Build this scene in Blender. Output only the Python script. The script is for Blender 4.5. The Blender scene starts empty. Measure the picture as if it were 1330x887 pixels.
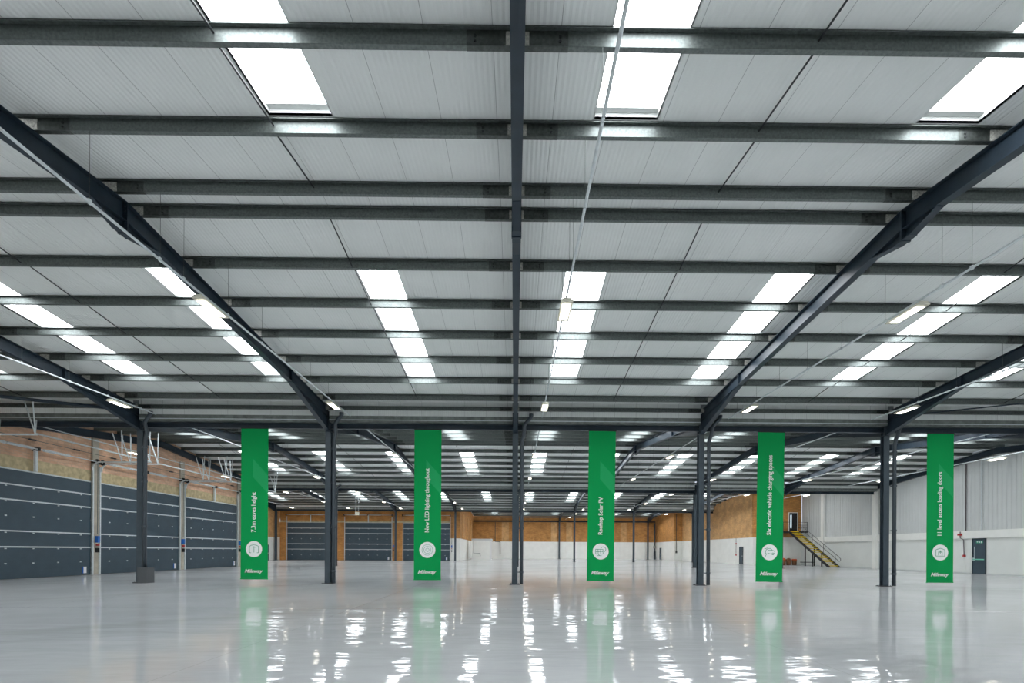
import bpy, math, random
from mathutils import Vector, Matrix
random.seed(7)
scene = bpy.context.scene
COL = scene.collection
PI = math.pi

# ------------------------------------------------------------------ materials
def new_mat(name):
    m = bpy.data.materials.new(name); m.use_nodes = True
    nt = m.node_tree; b = nt.nodes['Principled BSDF']
    return m, nt, b
def simple(name, col, rough=0.5, metal=0.0, noise=0.0, scale=6.0, spec=0.5, bump=0.0):
    m, nt, b = new_mat(name)
    b.inputs['Roughness'].default_value = rough
    b.inputs['Metallic'].default_value = metal
    b.inputs['Specular IOR Level'].default_value = spec
    tc = nt.nodes.new('ShaderNodeTexCoord')
    n = nt.nodes.new('ShaderNodeTexNoise'); n.inputs['Scale'].default_value = scale; n.inputs['Detail'].default_value = 4
    nt.links.new(tc.outputs['Object'], n.inputs['Vector'])
    r = nt.nodes.new('ShaderNodeValToRGB')
    lo = tuple(max(0, c * (1 - noise)) for c in col); hi = tuple(min(1, c * (1 + noise)) for c in col)
    r.color_ramp.elements[0].position = .3; r.color_ramp.elements[1].position = .7
    r.color_ramp.elements[0].color = (*lo, 1); r.color_ramp.elements[1].color = (*hi, 1)
    nt.links.new(n.outputs['Fac'], r.inputs['Fac']); nt.links.new(r.outputs['Color'], b.inputs['Base Color'])
    if bump:
        bp = nt.nodes.new('ShaderNodeBump'); bp.inputs['Strength'].default_value = bump; bp.inputs['Distance'].default_value = .01
        nt.links.new(n.outputs['Fac'], bp.inputs['Height']); nt.links.new(bp.outputs['Normal'], b.inputs['Normal'])
    return m
def emit(name, col, strength):
    m = bpy.data.materials.new(name); m.use_nodes = True
    nt = m.node_tree; nt.nodes.clear()
    e = nt.nodes.new('ShaderNodeEmission'); o = nt.nodes.new('ShaderNodeOutputMaterial')
    e.inputs['Color'].default_value = (*col, 1); e.inputs['Strength'].default_value = strength
    nt.links.new(e.outputs[0], o.inputs[0]); return m

def math_node(nt, op, a=None, b=None, va=None, vb=None):
    n = nt.nodes.new('ShaderNodeMath'); n.operation = op
    if a is not None: nt.links.new(a, n.inputs[0])
    if b is not None: nt.links.new(b, n.inputs[1])
    if va is not None: n.inputs[0].default_value = va
    if vb is not None: n.inputs[1].default_value = vb
    return n.outputs[0]

M = {}
M['navy'] = simple('navy_painted_steel', (.020, .033, .048), .42, 0.0, .15, 3, .35)
M['column_navy_lit'] = simple('navy_column_lit_tone', (.046, .064, .080), .38, 0, .12, 3, .4)  # same navy as the rafters, lightened for light falling on the column faces
M['steel_dark'] = simple('dark_steel', (.012, .014, .018), .5, 0, .1)
M['galv'] = simple('galvanised_steel', (.165, .185, .18), .5, .8, .22, 22, .5)
M['galv_sleeve'] = simple('galvanised_sleeve', (.09, .10, .095), .42, .8, .3, 16, .5)
M['galv_light'] = simple('bright_zinc', (.60, .65, .67), .4, .1, .1, 12)
M['cleat'] = simple('dull_zinc_cleat', (.42, .41, .38), .6, .1, .4, 30)
M['white_paint'] = simple('white_painted_wall', (.85, .855, .82), .4, 0, .035, 1.2)
M['white_panel'] = simple('white_lining_panel', (.74, .76, .735), .4, 0, .03, .8)
M['grey_sheet'] = simple('grey_wall_sheeting', (.60, .62, .615), .45, 0, .03, .7)
M['reveal'] = simple('white_reveal', (.62, .64, .63), .5)
M['gutter'] = simple('gutter_steel', (.17, .19, .18), .5, .3, .3, 4)
M['door_leaf'] = simple('slate_door_leaf', (.040, .070, .094), .4, 0, .08, 2)
M['door_blue'] = simple('dark_exit_door', (.022, .032, .04), .4)
M['concrete'] = simple('beige_concrete', (.44, .40, .33), .75, 0, .15, 3)
M['lintel'] = simple('yellowish_lintel', (.50, .41, .24), .7, 0, .25, 4)
M['black'] = simple('black_rubber', (.012, .012, .013), .6)
M['grey_box'] = simple('grey_plastic', (.07, .078, .086), .5)
M['orange'] = simple('orange_plastic', (.75, .12, .015), .5)
M['brown'] = simple('brown_fibre', (.18, .075, .03), .8, 0, .4, 12)
M['red'] = simple('red_plastic', (.5, .03, .03), .4)
M['blue'] = simple('blue_plastic', (.02, .14, .5), .4)
M['yellow'] = simple('yellow_nosing', (.85, .60, .02), .5)
M['signgreen'] = simple('green_sign', (.03, .35, .2), .5)
M['white'] = simple('plain_white', (.8, .8, .8), .5)
M['mint'] = simple('mint_plastic', (.2, .6, .45), .4)
M['pipe_dark'] = simple('dark_grey_pipe', (.05, .064, .078), .4, 0, .1)
M['pipe_purple'] = simple('brown_conduit', (.10, .075, .085), .5)
M['sky'] = emit('daylit_glass_fibre', (.93, .97, 1.0), 7.5)
M['lamp'] = emit('led_diffuser', (1.0, .93, .78), 8.0)
M['window_light'] = emit('lit_window_glass', (.7, .9, .95), 1.0)
M['lamp_body'] = simple('lamp_housing', (.62, .60, .50), .45)

# brick (upper walls)
def brick_mat(name, c1, c2, mort, off=0):
    m, nt, b = new_mat(name)
    tc = nt.nodes.new('ShaderNodeTexCoord')
    sp = nt.nodes.new('ShaderNodeSeparateXYZ'); nt.links.new(tc.outputs['Object'], sp.inputs[0])
    s = math_node(nt, 'ADD', sp.outputs['X'], sp.outputs['Y'])
    cb = nt.nodes.new('ShaderNodeCombineXYZ'); nt.links.new(s, cb.inputs['X']); nt.links.new(sp.outputs['Z'], cb.inputs['Y'])
    br = nt.nodes.new('ShaderNodeTexBrick'); nt.links.new(cb.outputs[0], br.inputs['Vector'])
    br.inputs['Scale'].default_value = 1; br.inputs['Brick Width'].default_value = .45; br.inputs['Row Height'].default_value = .15
    br.inputs['Mortar Size'].default_value = .014
    br.inputs['Color1'].default_value = (*c1, 1); br.inputs['Color2'].default_value = (*c2, 1); br.inputs['Mortar'].default_value = (*mort, 1)
    n = nt.nodes.new('ShaderNodeTexNoise'); n.inputs['Scale'].default_value = .9; n.inputs['Detail'].default_value = 6; n.inputs['Roughness'].default_value = .65
    nt.links.new(cb.outputs[0], n.inputs['Vector'])
    r = nt.nodes.new('ShaderNodeValToRGB'); r.color_ramp.elements[0].position = .3; r.color_ramp.elements[1].position = .75
    r.color_ramp.elements[0].color = (.62, .6, .58, 1); r.color_ramp.elements[1].color = (1.15, 1.12, 1.1, 1)
    nt.links.new(n.outputs['Fac'], r.inputs['Fac'])
    mx = nt.nodes.new('ShaderNodeMixRGB'); mx.blend_type = 'MULTIPLY'; mx.inputs['Fac'].default_value = 1
    nt.links.new(br.outputs['Color'], mx.inputs['Color1']); nt.links.new(r.outputs['Color'], mx.inputs['Color2'])
    nt.links.new(mx.outputs['Color'], b.inputs['Base Color']); b.inputs['Roughness'].default_value = .7
    return m
M['brick'] = brick_mat('orange_brick', (.66, .32, .085), (.52, .235, .06), (.42, .23, .085))
M['brick_pale'] = brick_mat('pale_orange_brick', (.76, .45, .19), (.66, .37, .15), (.56, .36, .17))
M['brick_pink'] = brick_mat('pinkish_brick', (.84, .56, .39), (.70, .43, .29), (.64, .46, .34))

# roof lining: off-white ribbed sheets, one metre wide
m, nt, b = new_mat('ribbed_roof_lining')
tc = nt.nodes.new('ShaderNodeTexCoord'); sp = nt.nodes.new('ShaderNodeSeparateXYZ'); nt.links.new(tc.outputs['Object'], sp.inputs[0])
fr = math_node(nt, 'FRACT', math_node(nt, 'ADD', sp.outputs['X'], vb=100.37))
seam = math_node(nt, 'LESS_THAN', fr, vb=.010)
rib = math_node(nt, 'PINGPONG', sp.outputs['X'], vb=.045)
ribv = math_node(nt, 'MULTIPLY', rib, vb=1 / .045)
noi = nt.nodes.new('ShaderNodeTexNoise'); noi.inputs['Scale'].default_value = .6; noi.inputs['Detail'].default_value = 3
nt.links.new(tc.outputs['Object'], noi.inputs['Vector'])
rr = nt.nodes.new('ShaderNodeValToRGB')
rr.color_ramp.elements[0].position = .3; rr.color_ramp.elements[1].position = .7
rr.color_ramp.elements[0].color = (.74, .765, .755, 1); rr.color_ramp.elements[1].color = (.79, .81, .80, 1)
nt.links.new(noi.outputs['Fac'], rr.inputs['Fac'])
mx = nt.nodes.new('ShaderNodeMixRGB'); mx.inputs['Color2'].default_value = (.40, .41, .41, 1)
nt.links.new(seam, mx.inputs['Fac']); nt.links.new(rr.outputs['Color'], mx.inputs['Color1'])
nt.links.new(mx.outputs['Color'], b.inputs['Base Color']); b.inputs['Roughness'].default_value = .55
bp = nt.nodes.new('ShaderNodeBump'); bp.inputs['Strength'].default_value = .6; bp.inputs['Distance'].default_value = .012
nt.links.new(ribv, bp.inputs['Height']); nt.links.new(bp.outputs['Normal'], b.inputs['Normal'])
M['lining'] = m

# floor: light grey glossy resin with slight undulation
m, nt, b = new_mat('glossy_grey_resin_floor')
tc = nt.nodes.new('ShaderNodeTexCoord')
n1 = nt.nodes.new('ShaderNodeTexNoise'); n1.inputs['Scale'].default_value = .22; n1.inputs['Detail'].default_value = 6; n1.inputs['Roughness'].default_value = .6
nt.links.new(tc.outputs['Object'], n1.inputs['Vector'])
r = nt.nodes.new('ShaderNodeValToRGB'); r.color_ramp.elements[0].position = .3; r.color_ramp.elements[1].position = .72
r.color_ramp.elements[0].color = (.42, .43, .44, 1); r.color_ramp.elements[1].color = (.54, .55, .56, 1)
nt.links.new(n1.outputs['Fac'], r.inputs['Fac'])
# tyre marks: thin dark wandering bands
wv = nt.nodes.new('ShaderNodeTexWave'); wv.inputs['Scale'].default_value = .035; wv.inputs['Distortion'].default_value = 9; wv.inputs['Detail'].default_value = 2; wv.inputs['Detail Scale'].default_value = .6
mp = nt.nodes.new('ShaderNodeMapping'); mp.inputs['Rotation'].default_value = (0, 0, .9)
nt.links.new(tc.outputs['Object'], mp.inputs['Vector']); nt.links.new(mp.outputs[0], wv.inputs['Vector'])
r2 = nt.nodes.new('ShaderNodeValToRGB'); r2.color_ramp.elements[0].position = .965; r2.color_ramp.elements[0].color = (1, 1, 1, 1)
r2.color_ramp.elements[1].position = 1.0; r2.color_ramp.elements[1].color = (.93, .93, .92, 1)
nt.links.new(wv.outputs['Fac'], r2.inputs['Fac'])
mx = nt.nodes.new('ShaderNodeMixRGB'); mx.blend_type = 'MULTIPLY'; mx.inputs['Fac'].default_value = 1
nt.links.new(r.outputs['Color'], mx.inputs['Color1']); nt.links.new(r2.outputs['Color'], mx.inputs['Color2'])
# slab joints every 8.8 m
sp = nt.nodes.new('ShaderNodeSeparateXYZ'); nt.links.new(tc.outputs['Object'], sp.inputs[0])
fx = math_node(nt, 'FRACT', math_node(nt, 'MULTIPLY', math_node(nt, 'ADD', sp.outputs['X'], vb=44.3 + 4.1), vb=1 / 8.8))
fy = math_node(nt, 'FRACT', math_node(nt, 'MULTIPLY', math_node(nt, 'ADD', sp.outputs['Y'], vb=3.2), vb=1 / 8.5))
jt = math_node(nt, 'MAXIMUM', math_node(nt, 'LESS_THAN', fx, vb=.0012), math_node(nt, 'LESS_THAN', fy, vb=.0025))
mx2 = nt.nodes.new('ShaderNodeMixRGB'); mx2.inputs['Color2'].default_value = (.22, .225, .225, 1)
nt.links.new(math_node(nt, 'MULTIPLY', jt, vb=.5), mx2.inputs['Fac']); nt.links.new(mx.outputs['Color'], mx2.inputs['Color1'])
n2 = nt.nodes.new('ShaderNodeTexNoise'); n2.inputs['Scale'].default_value = .9; n2.inputs['Detail'].default_value = 3; n2.inputs['Roughness'].default_value = .5
mp2 = nt.nodes.new('ShaderNodeMapping'); mp2.inputs['Scale'].default_value = (.55, 1.6, 1)
nt.links.new(tc.outputs['Object'], mp2.inputs['Vector']); nt.links.new(mp2.outputs[0], n2.inputs['Vector'])
bp = nt.nodes.new('ShaderNodeBump'); bp.inputs['Strength'].default_value = .7; bp.inputs['Distance'].default_value = .022
nt.links.new(n2.outputs['Fac'], bp.inputs['Height']); rg = nt.nodes.new('ShaderNodeMapRange'); rg.inputs['To Min'].default_value = .025; rg.inputs['To Max'].default_value = .06
nt.links.new(n1.outputs['Fac'], rg.inputs['Value']); 
nt.nodes.remove(b)
df = nt.nodes.new('ShaderNodeBsdfDiffuse'); gl = nt.nodes.new('ShaderNodeBsdfGlossy'); fz = nt.nodes.new('ShaderNodeFresnel'); fz.inputs['IOR'].default_value = 1.55
nt.links.new(mx2.outputs['Color'], df.inputs['Color']); nt.links.new(bp.outputs['Normal'], gl.inputs['Normal']); nt.links.new(bp.outputs['Normal'], fz.inputs['Normal'])
nt.links.new(rg.outputs[0], gl.inputs['Roughness']); gl.inputs['Color'].default_value = (1, 1, 1, 1)
fac = math_node(nt, 'MINIMUM', math_node(nt, 'MULTIPLY', fz.outputs[0], vb=1.0), vb=.55)
ms = nt.nodes.new('ShaderNodeMixShader'); nt.links.new(fac, ms.inputs[0]); nt.links.new(df.outputs[0], ms.inputs[1]); nt.links.new(gl.outputs[0], ms.inputs[2])
nt.links.new(ms.outputs[0], [n for n in nt.nodes if n.type == 'OUTPUT_MATERIAL'][0].inputs['Surface'])
M['floor'] = m

# banner cloth: printed green with a faint lighter diagonal band
def banner_mat():
    m, nt, b = new_mat('printed_green_banner')
    tc = nt.nodes.new('ShaderNodeTexCoord'); sp = nt.nodes.new('ShaderNodeSeparateXYZ'); nt.links.new(tc.outputs['Object'], sp.inputs[0])
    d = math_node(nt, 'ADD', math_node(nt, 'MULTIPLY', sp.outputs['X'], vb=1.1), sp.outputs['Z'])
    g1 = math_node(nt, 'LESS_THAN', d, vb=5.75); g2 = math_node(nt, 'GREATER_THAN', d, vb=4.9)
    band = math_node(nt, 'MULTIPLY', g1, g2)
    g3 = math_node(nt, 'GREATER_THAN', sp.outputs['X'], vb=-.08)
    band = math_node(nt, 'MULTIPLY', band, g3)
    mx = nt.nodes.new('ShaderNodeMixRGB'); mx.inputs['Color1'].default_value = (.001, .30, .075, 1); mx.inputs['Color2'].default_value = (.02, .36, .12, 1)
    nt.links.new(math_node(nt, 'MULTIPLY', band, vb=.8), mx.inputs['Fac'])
    nt.links.new(mx.outputs['Color'], b.inputs['Base Color']); b.inputs['Roughness'].default_value = .7; b.inputs['Specular IOR Level'].default_value = .15
    return m
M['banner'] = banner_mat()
M['print_white'] = simple('white_print', (.82, .84, .82), .6)
M['print_green'] = simple('green_print', (.02, .26, .12), .6)

# ------------------------------------------------------------------ mesh helpers
class MB:
    def __init__(s): s.v = []; s.f = []
    def box(s, x0, x1, y0, y1, z0, z1):
        i = len(s.v)
        s.v += [(x0, y0, z0), (x1, y0, z0), (x1, y1, z0), (x0, y1, z0), (x0, y0, z1), (x1, y0, z1), (x1, y1, z1), (x0, y1, z1)]
        s.f += [(i, i + 3, i + 2, i + 1), (i + 4, i + 5, i + 6, i + 7), (i, i + 1, i + 5, i + 4), (i + 1, i + 2, i + 6, i + 5), (i + 2, i + 3, i + 7, i + 6), (i + 3, i, i + 4, i + 7)]
        return s
    def prism(s, pts, axis, a0, a1):
        """pts polygon in the two other axes; extruded along axis ('x','y','z')"""
        i = len(s.v); n = len(pts)
        for a in (a0, a1):
            for (p, q) in pts:
                s.v.append((a, p, q) if axis == 'x' else (p, a, q) if axis == 'y' else (p, q, a))
        s.f.append(tuple(range(i, i + n))[::-1]); s.f.append(tuple(range(i + n, i + 2 * n)))
        for k in range(n):
            s.f.append((i + k, i + (k + 1) % n, i + n + (k + 1) % n, i + n + k))
        return s
    def tube(s, p, q, r, n=8, r2=None):
        p = Vector(p); q = Vector(q); d = (q - p)
        if d.length < 1e-6: return s
        d.normalize(); a = d.orthogonal().normalized(); b = d.cross(a)
        r2 = r if r2 is None else r2; i = len(s.v)
        for c, rad in ((p, r), (q, r2)):
            for k in range(n):
                t = 2 * PI * k / n; s.v.append(tuple(c + a * math.cos(t) * rad + b * math.sin(t) * rad))
        for k in range(n): s.f.append((i + k, i + (k + 1) % n, i + n + (k + 1) % n, i + n + k))
        s.f.append(tuple(range(i, i + n))[::-1]); s.f.append(tuple(range(i + n, i + 2 * n)))
        return s
    def path(s, pts, r, n=10):
        pts = [Vector(p) for p in pts]; i = len(s.v); m = len(pts)
        for k, p in enumerate(pts):
            d = (pts[min(k + 1, m - 1)] - pts[max(k - 1, 0)]).normalized()
            a = Vector((0, 1, 0)) if abs(d.y) < .9 else Vector((1, 0, 0))
            u = d.cross(a).normalized(); w = d.cross(u).normalized()
            for j in range(n):
                t = 2 * PI * j / n; s.v.append(tuple(p + u * math.cos(t) * r + w * math.sin(t) * r))
        for k in range(m - 1):
            for j in range(n):
                s.f.append((i + k * n + j, i + k * n + (j + 1) % n, i + (k + 1) * n + (j + 1) % n, i + (k + 1) * n + j))
        s.f.append(tuple(range(i, i + n))[::-1]); s.f.append(tuple(range(i + (m - 1) * n, i + m * n)))
        return s
    def bar(s, p, q, w, h):
        """rectangular bar from p to q"""
        p = Vector(p); q = Vector(q); d = (q - p).normalized()
        up = Vector((0, 0, 1)) if abs(d.z) < .95 else Vector((0, 1, 0))
        u = d.cross(up).normalized() * w / 2; v = u.cross(d).normalized() * h / 2
        i = len(s.v)
        for c in (p, q):
            for (a, b) in ((-1, -1), (1, -1), (1, 1), (-1, 1)): s.v.append(tuple(c + u * a + v * b))
        s.f += [(i, i + 3, i + 2, i + 1), (i + 4, i + 5, i + 6, i + 7)] + [(i + k, i + (k + 1) % 4, i + 4 + (k + 1) % 4, i + 4 + k) for k in range(4)]
        return s
    def mesh(s, name):
        me = bpy.data.meshes.new(name); me.from_pydata(s.v, [], s.f); me.update()
        import bmesh
        bm = bmesh.new(); bm.from_mesh(me); bmesh.ops.recalc_face_normals(bm, faces=bm.faces); bm.to_mesh(me); bm.free()
        return me
    def build(s, name, mat, parent=None, loc=(0, 0, 0), rz=0, smooth=False, bevel=0):
        me = s.mesh(name); me.materials.append(M[mat] if isinstance(mat, str) else mat)
        if smooth:
            for p in me.polygons: p.use_smooth = len(p.vertices) == 4
        o = bpy.data.objects.new(name, me); COL.objects.link(o)
        o.location = loc; o.rotation_euler = (0, 0, rz)
        if parent: o.parent = parent
        if bevel:
            bv = o.modifiers.new('edge', 'BEVEL'); bv.width = bevel; bv.segments = 2; bv.limit_method = 'ANGLE'
        return o
def tag(o, label=None, cat=None, group=None, kind=None):
    if label: o['label'] = label
    if cat: o['category'] = cat
    if group: o['group'] = group
    if kind: o['kind'] = kind
    return o
def empty(name, loc=(0, 0, 0), rz=0):
    o = bpy.data.objects.new(name, None); COL.objects.link(o); o.location = loc; o.rotation_euler = (0, 0, rz); o.empty_display_size = .2
    return o
def children(o): return [c for c in o.children]
def copy_tree(o, parent=None):
    c = o.copy(); COL.objects.link(c)
    if parent: c.parent = parent
    for ch in children(o): copy_tree(ch, c)
    return c
def B(x0, x1, y0, y1, z0, z1): return MB().box(x0, x1, y0, y1, z0, z1)

ORD = ['first', 'second', 'third', 'fourth', 'fifth', 'sixth', 'seventh', 'eighth', 'ninth', 'tenth', 'eleventh', 'twelfth', 'thirteenth']
NUM = {1: 'one', 2: 'two', 3: 'three', 4: 'four'}
BAYS = ['nearest', 'second', 'third', 'farthest']

# ------------------------------------------------------------------ the frame of the building
SPAN = 25.45; V1 = 24.0
VAL = [V1 - SPAN, V1, V1 + SPAN, V1 + 2 * SPAN, V1 + 3 * SPAN]      # -1.45, 24, 49.45, 74.9, 100.35
RID = [v + SPAN - 12.6 for v in VAL[:4]]                            # ridges 11.4, 36.85 ...
CX = 8.8
ZB = 9.312                                                        # underside of the ridge purlins
SF, SN = .0907, .102
PD = .24
XL, XR, XLL = -25.7, 35.5, -35.5
def zpb(y):
    """underside of purlins at depth y"""
    for k in range(4):
        if VAL[k] - .01 <= y <= VAL[k + 1] + .01:
            t = y - RID[k]
            return ZB - (SF * (t - .39) if t > 0 else SN * (-t - .40))
    return 8.2
def zroof(y): return zpb(y) + PD
def xrange(k):
    return (XL if k < 2 else XLL, XR)

# ceiling sheets with openings for the roof lights
SKX = [1.95 + 5.82 * k for k in range(-6, 6)]
SKW = .565
purl_t = [.39 + 1.82 * k for k in range(7)]
S0, S1 = purl_t[1] + .1, purl_t[5] + .02
def slope_quad(mb, x0, x1, ya, yb, dz=0, th=.05):
    za, zb = zroof(ya) + dz, zroof(yb) + dz
    mb.prism([(ya, za), (yb, zb), (yb, zb + th), (ya, za + th)], 'x', x0, x1)
for k in range(4):
    x0, x1 = xrange(k)
    for side in (-1, 1):
        mb = MB()
        R = RID[k]
        end = (VAL[k + 1] - R - .35) if side > 0 else (R - VAL[k] - .35)
        def yy(t): return R + side * t
        def q(xa, xb, ta, tb):
            a, c = sorted((yy(ta), yy(tb))); e = 1e-4
            slope_quad(mb, xa, xb, a + (e if side > 0 and ta == 0 else 0), c - (e if side < 0 and ta == 0 else 0))
        q(x0, x1, 0, S0); q(x0, x1, S1, end)
        xs = [s for s in SKX if s - SKW > x0 + .3 and s + SKW < x1 - .3]
        cur = x0
        for s in xs:
            q(cur, s - SKW, S0, S1); cur = s + SKW
        q(cur, x1, S0, S1)
        o = mb.build('ceiling', 'lining')
        tag(o, 'off-white ribbed roof lining on the %s slope of the %s bay' % ('near' if side < 0 else 'far', BAYS[k]), 'ceiling', kind='structure')
        # roof lights
        for j, s in enumerate(xs):
            r = empty('skylight', (s, 0, 0))
            pane = MB(); ya, yb = sorted((yy(S0), yy(S1)))
            n = 8
            slope_quad(pane, -SKW, SKW, ya, yb, .16, .01)
            pane.build('pane', 'sky', r)
            fr = MB()
            for xa, xb in ((-SKW - .02, -SKW), (SKW, SKW + .02)):
                slope_quad(fr, xa, xb, ya, yb, .0, .19)
            za = zroof(ya); fr.box(-SKW, SKW, ya - .02, ya, za, za + .19)
            za = zroof(yb); fr.box(-SKW, SKW, yb, yb + .02, za, za + .19)
            fr.build('frame', 'reveal', r)
            # dirty closure strip at the ridge end
            y_r = yy(S0)
            a, c = sorted((y_r, y_r + side * .12))
            fl = MB(); slope_quad(fl, -SKW, SKW, a, c, .12, .02); fl.build('flashing', 'reveal', r)
            tag(r, 'long white roof light, %s slope of the %s bay, %s from the right wall' % ('near' if side < 0 else 'far', BAYS[k], ORD[len(xs) - 1 - j]), 'skylight', 'roof lights in the ribbed ceiling')
    # ridge cap closes the joint
# gutters in the valleys
for k in range(1, 4):
    x1 = {1: XR - .2, 2: XR - .2, 3: 29.3}[k]; x0 = XL + .05 if k == 1 else (XLL + .05 if k == 2 else -35.0)
    v = VAL[k]
    cap = MB(); zc_ = zroof(v - .36) + .05; cap.prism([(v - .5, zc_), (v, zc_ + .22), (v + .5, zc_), (v + .5, zc_ + .04), (v, zc_ + .26), (v - .5, zc_ + .04)], 'x', XLL if k > 1 else XL, XR if k < 3 else 29.7)
    tag(cap.build('ceiling', 'gutter'), 'grey capping closing the roof above the %s column row' % ORD[k - 1], 'ceiling', kind='structure')
    xs = [x0] + [i * CX for i in range(-4, 5) if x0 + 1 < i * CX < x1 - 1] + [x1]
    for n, (xa, xb) in enumerate(zip(xs[:-1], xs[1:])):
        xa += .14 if n else 0; xb -= .14 if n < len(xs) - 2 else 0
        g = MB()
        g.box(xa, xb, v - .36, v + .36, 7.555, 7.57)
        for sg in (-1, 1):
            a, c = sorted((v + sg * .36, v + sg * .345)); g.box(xa, xb, a, c, 7.57, 7.86)
        o = g.build('valley_gutter', 'gutter')
        for sg in (-1, 1):
            a, c = sorted((v + sg * .372, v + sg * .36)); B(xa, xb, a, c, 7.63, 7.665).build('seam_strip', 'galv_light', o)
            a, c = sorted((v + sg * .372, v + sg * .36)); B(xa, xb, a, c, 7.84, zroof(v + sg * .42) - .002).build('fascia', 'lining', o)
        tag(o, 'grey valley gutter with white fascia, %s column row, %s span from left' % (ORD[k - 1], ORD[n]), 'gutter', 'valley gutters')

# ---------------------------------------------------------------- purlins (Z sections)
def purlin(k, side, idx, t, small=False):
    R = RID[k]; y = R + side * t; z = zpb(y)
    if small: y = (VAL[k + 1] if side > 0 else VAL[k]) - side * .47; z = 8.09
    if True:
       x0, x1 = xrange(k); x0 += .02; x1 -= .02
    if k == 3 or (k == 2 and y > 62.4): x1 = 29.3 if y < 89 else 27.9
    if k == 3 and y > 76.6: x0 = -8.1
    if k == 1 or k == 0: x0 = XL + .05
    th = .006
    d = (PD - .015) if not small else .155
    mb = MB()
    mb.box(x0, x1, y - th / 2, y + th / 2, z, z + d)
    mb.box(x0, x1, y, y + .085, z, z + th); mb.box(x0, x1, y + .085 - th, y + .085, z, z + .02)
    mb.box(x0, x1, y - .075, y, z + d - th, z + d); mb.box(x0, x1, y - .075, y - .075 + th, z + d - .02, z + d)
    o = mb.build('purlin', 'galv')
    # sleeves, bolts and cleats at the rafters
    if k == 0:
        for i in range(-2, 3):
            xc = i * CX
            s = MB(); s.box(xc - .74, xc + .74, y - th * 1.2, y - th / 2, z + .004, z + d - .004)
            s.box(xc - .74, xc + .74, y, y + .087, z - .003, z); so = s.build('sleeve', 'galv_sleeve', o)
            for sx in (-.62, .62):
                for zz in (.06, .13):
                    MB().tube((xc + sx, y - .022, z + zz), (xc + sx, y - .007, z + zz), .022, 6).build('bolt', 'steel_dark', so)
            c = MB(); c.box(xc - .17, xc + .17, y - .02, y - .010, z - .005, z + .19)
            for sx in (-.1, .1):
                for zz in (.05, .13): c.tube((xc + sx, y - .034, z + zz), (xc + sx, y - .02, z + zz), .016, 6)
            c.build('cleat', 'cleat', o)
    elif k == 1:
        for i in range(-2, 4):
            xc = i * CX; B(xc - .7, xc + .7, y - .012, y - .003, z + .004, z + d - .004).build('sleeve', 'galv_sleeve', o)
    nm = 'eaves' if small else ORD[idx]
    lab = 'galvanised steel purlin on %s slope of %s bay, %s from the ridge' % ('near' if side < 0 else 'far', BAYS[k], 'eighth' if small else ORD[idx])
    tag(o, lab, 'purlin', 'roof purlins')
for k in range(4):
    for side in (-1, 1):
        for idx, t in enumerate(purl_t): purlin(k, side, idx, t)
        purlin(k, side, 7, 12.2, True)

# ---------------------------------------------------------------- rafters
def web_poly(mb, x, pts, th=.012): mb.prism(pts, 'x', x - th / 2, x + th / 2)
def flange(mb, x, a, b, w=.20, th=.018):
    mb.prism([(a[0], a[1]), (b[0], b[1]), (b[0], b[1] + th), (a[0], a[1] + th)], 'x', x - w / 2, x + w / 2)
RD = .44
def rafter(i, k, wall=None):
    x = i * CX if wall is None else wall
    v0, v1, R = VAL[k], VAL[k + 1], RID[k]
    root = empty('rafter', (x, 0, 0))
    e = .002
    for side, va, nm in ((-1, v0, 'near_slope_beam'), (1, v1, 'far_slope_beam')):
        sg = side
        zt_r = zpb(R) - .003; zc = zpb(va) - .003
        y_end = va - sg * .14
        zt_e = zpb(y_end) - .003
        mb = MB()
        web_poly(mb, 0, [(R, zt_r - .02), (y_end, zt_e - .02), (y_end, zt_e - RD), (R, zt_r - RD)])
        A = (R, zt_r - .018); Bp = (y_end, zt_e - .018)
        flange(mb, 0, A, Bp)
        flange(mb, 0, (R, zt_r - RD), (y_end, zt_e - RD))
        mb.build('slope_beam', 'navy', root)
        if wall is None:
            # haunch down to the column
            ys = va - sg * 4.2; zs = zpb(ys) - RD
            zb = 7.16
            h = MB()
            web_poly(h, 0, [(ys, zs), (y_end, zt_e - RD), (y_end, zb)])
            flange(h, 0, (ys, zs - .018), (y_end, zb - .018))
            h.box(-.10, .10, ys - .01, ys + .01, zs - .0, zs + RD - .02)
            h.build('haunch', 'navy', root)
            # apex haunch
            g = MB(); yg = R + sg * .95; zg = zpb(yg) - RD
            web_poly(g, 0, [(R + sg * .02, zt_r - RD), (R + sg * .02, zt_r - RD - .24), (R + sg * .2, zt_r - RD - .24), (yg, zg)])
            flange(g, 0, (R + sg * .02, zt_r - RD - .258), (R + sg * .22, zt_r - RD - .258), .2)
            flange(g, 0, (R + sg * .22, zt_r - RD - .258), (yg, zg - .012), .17)
            g.build('ridge_haunch', 'navy', root)
    if wall is None:
        p = MB(); p.box(-.11, .11, R - .025, R + .025, zpb(R) - RD - .28, zpb(R) - .04)
        for sx in (-.06, .06):
            for zz in (.1, .2, .45, .62): p.tube((sx, R - .045, zpb(R) - zz - .02), (sx, R - .025, zpb(R) - zz - .02), .018, 6)
        p.build('end_plate', 'navy', root)
    return root
def line_name(i):
    if i == 0: return 'centre column line'
    return '%s column line %s of centre' % (ORD[abs(i) - 1], 'left' if i < 0 else 'right')
for k in range(4):
    for i in range(-4, 5):
        if k < 2 and i <= -3: continue
        if i == 4: continue
        if k == 3 and i < 0: continue
        r = rafter(i, k)
        tag(r, 'dark navy steel rafter over the %s bay, on %s' % (BAYS[k], line_name(i)), 'rafter', 'main roof rafters')
for k in (0, 1):
    r = rafter(0, k, XL + .16); tag(r, 'dark edge rafter along the top of left wall in the %s bay' % BAYS[k], 'rafter')
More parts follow.
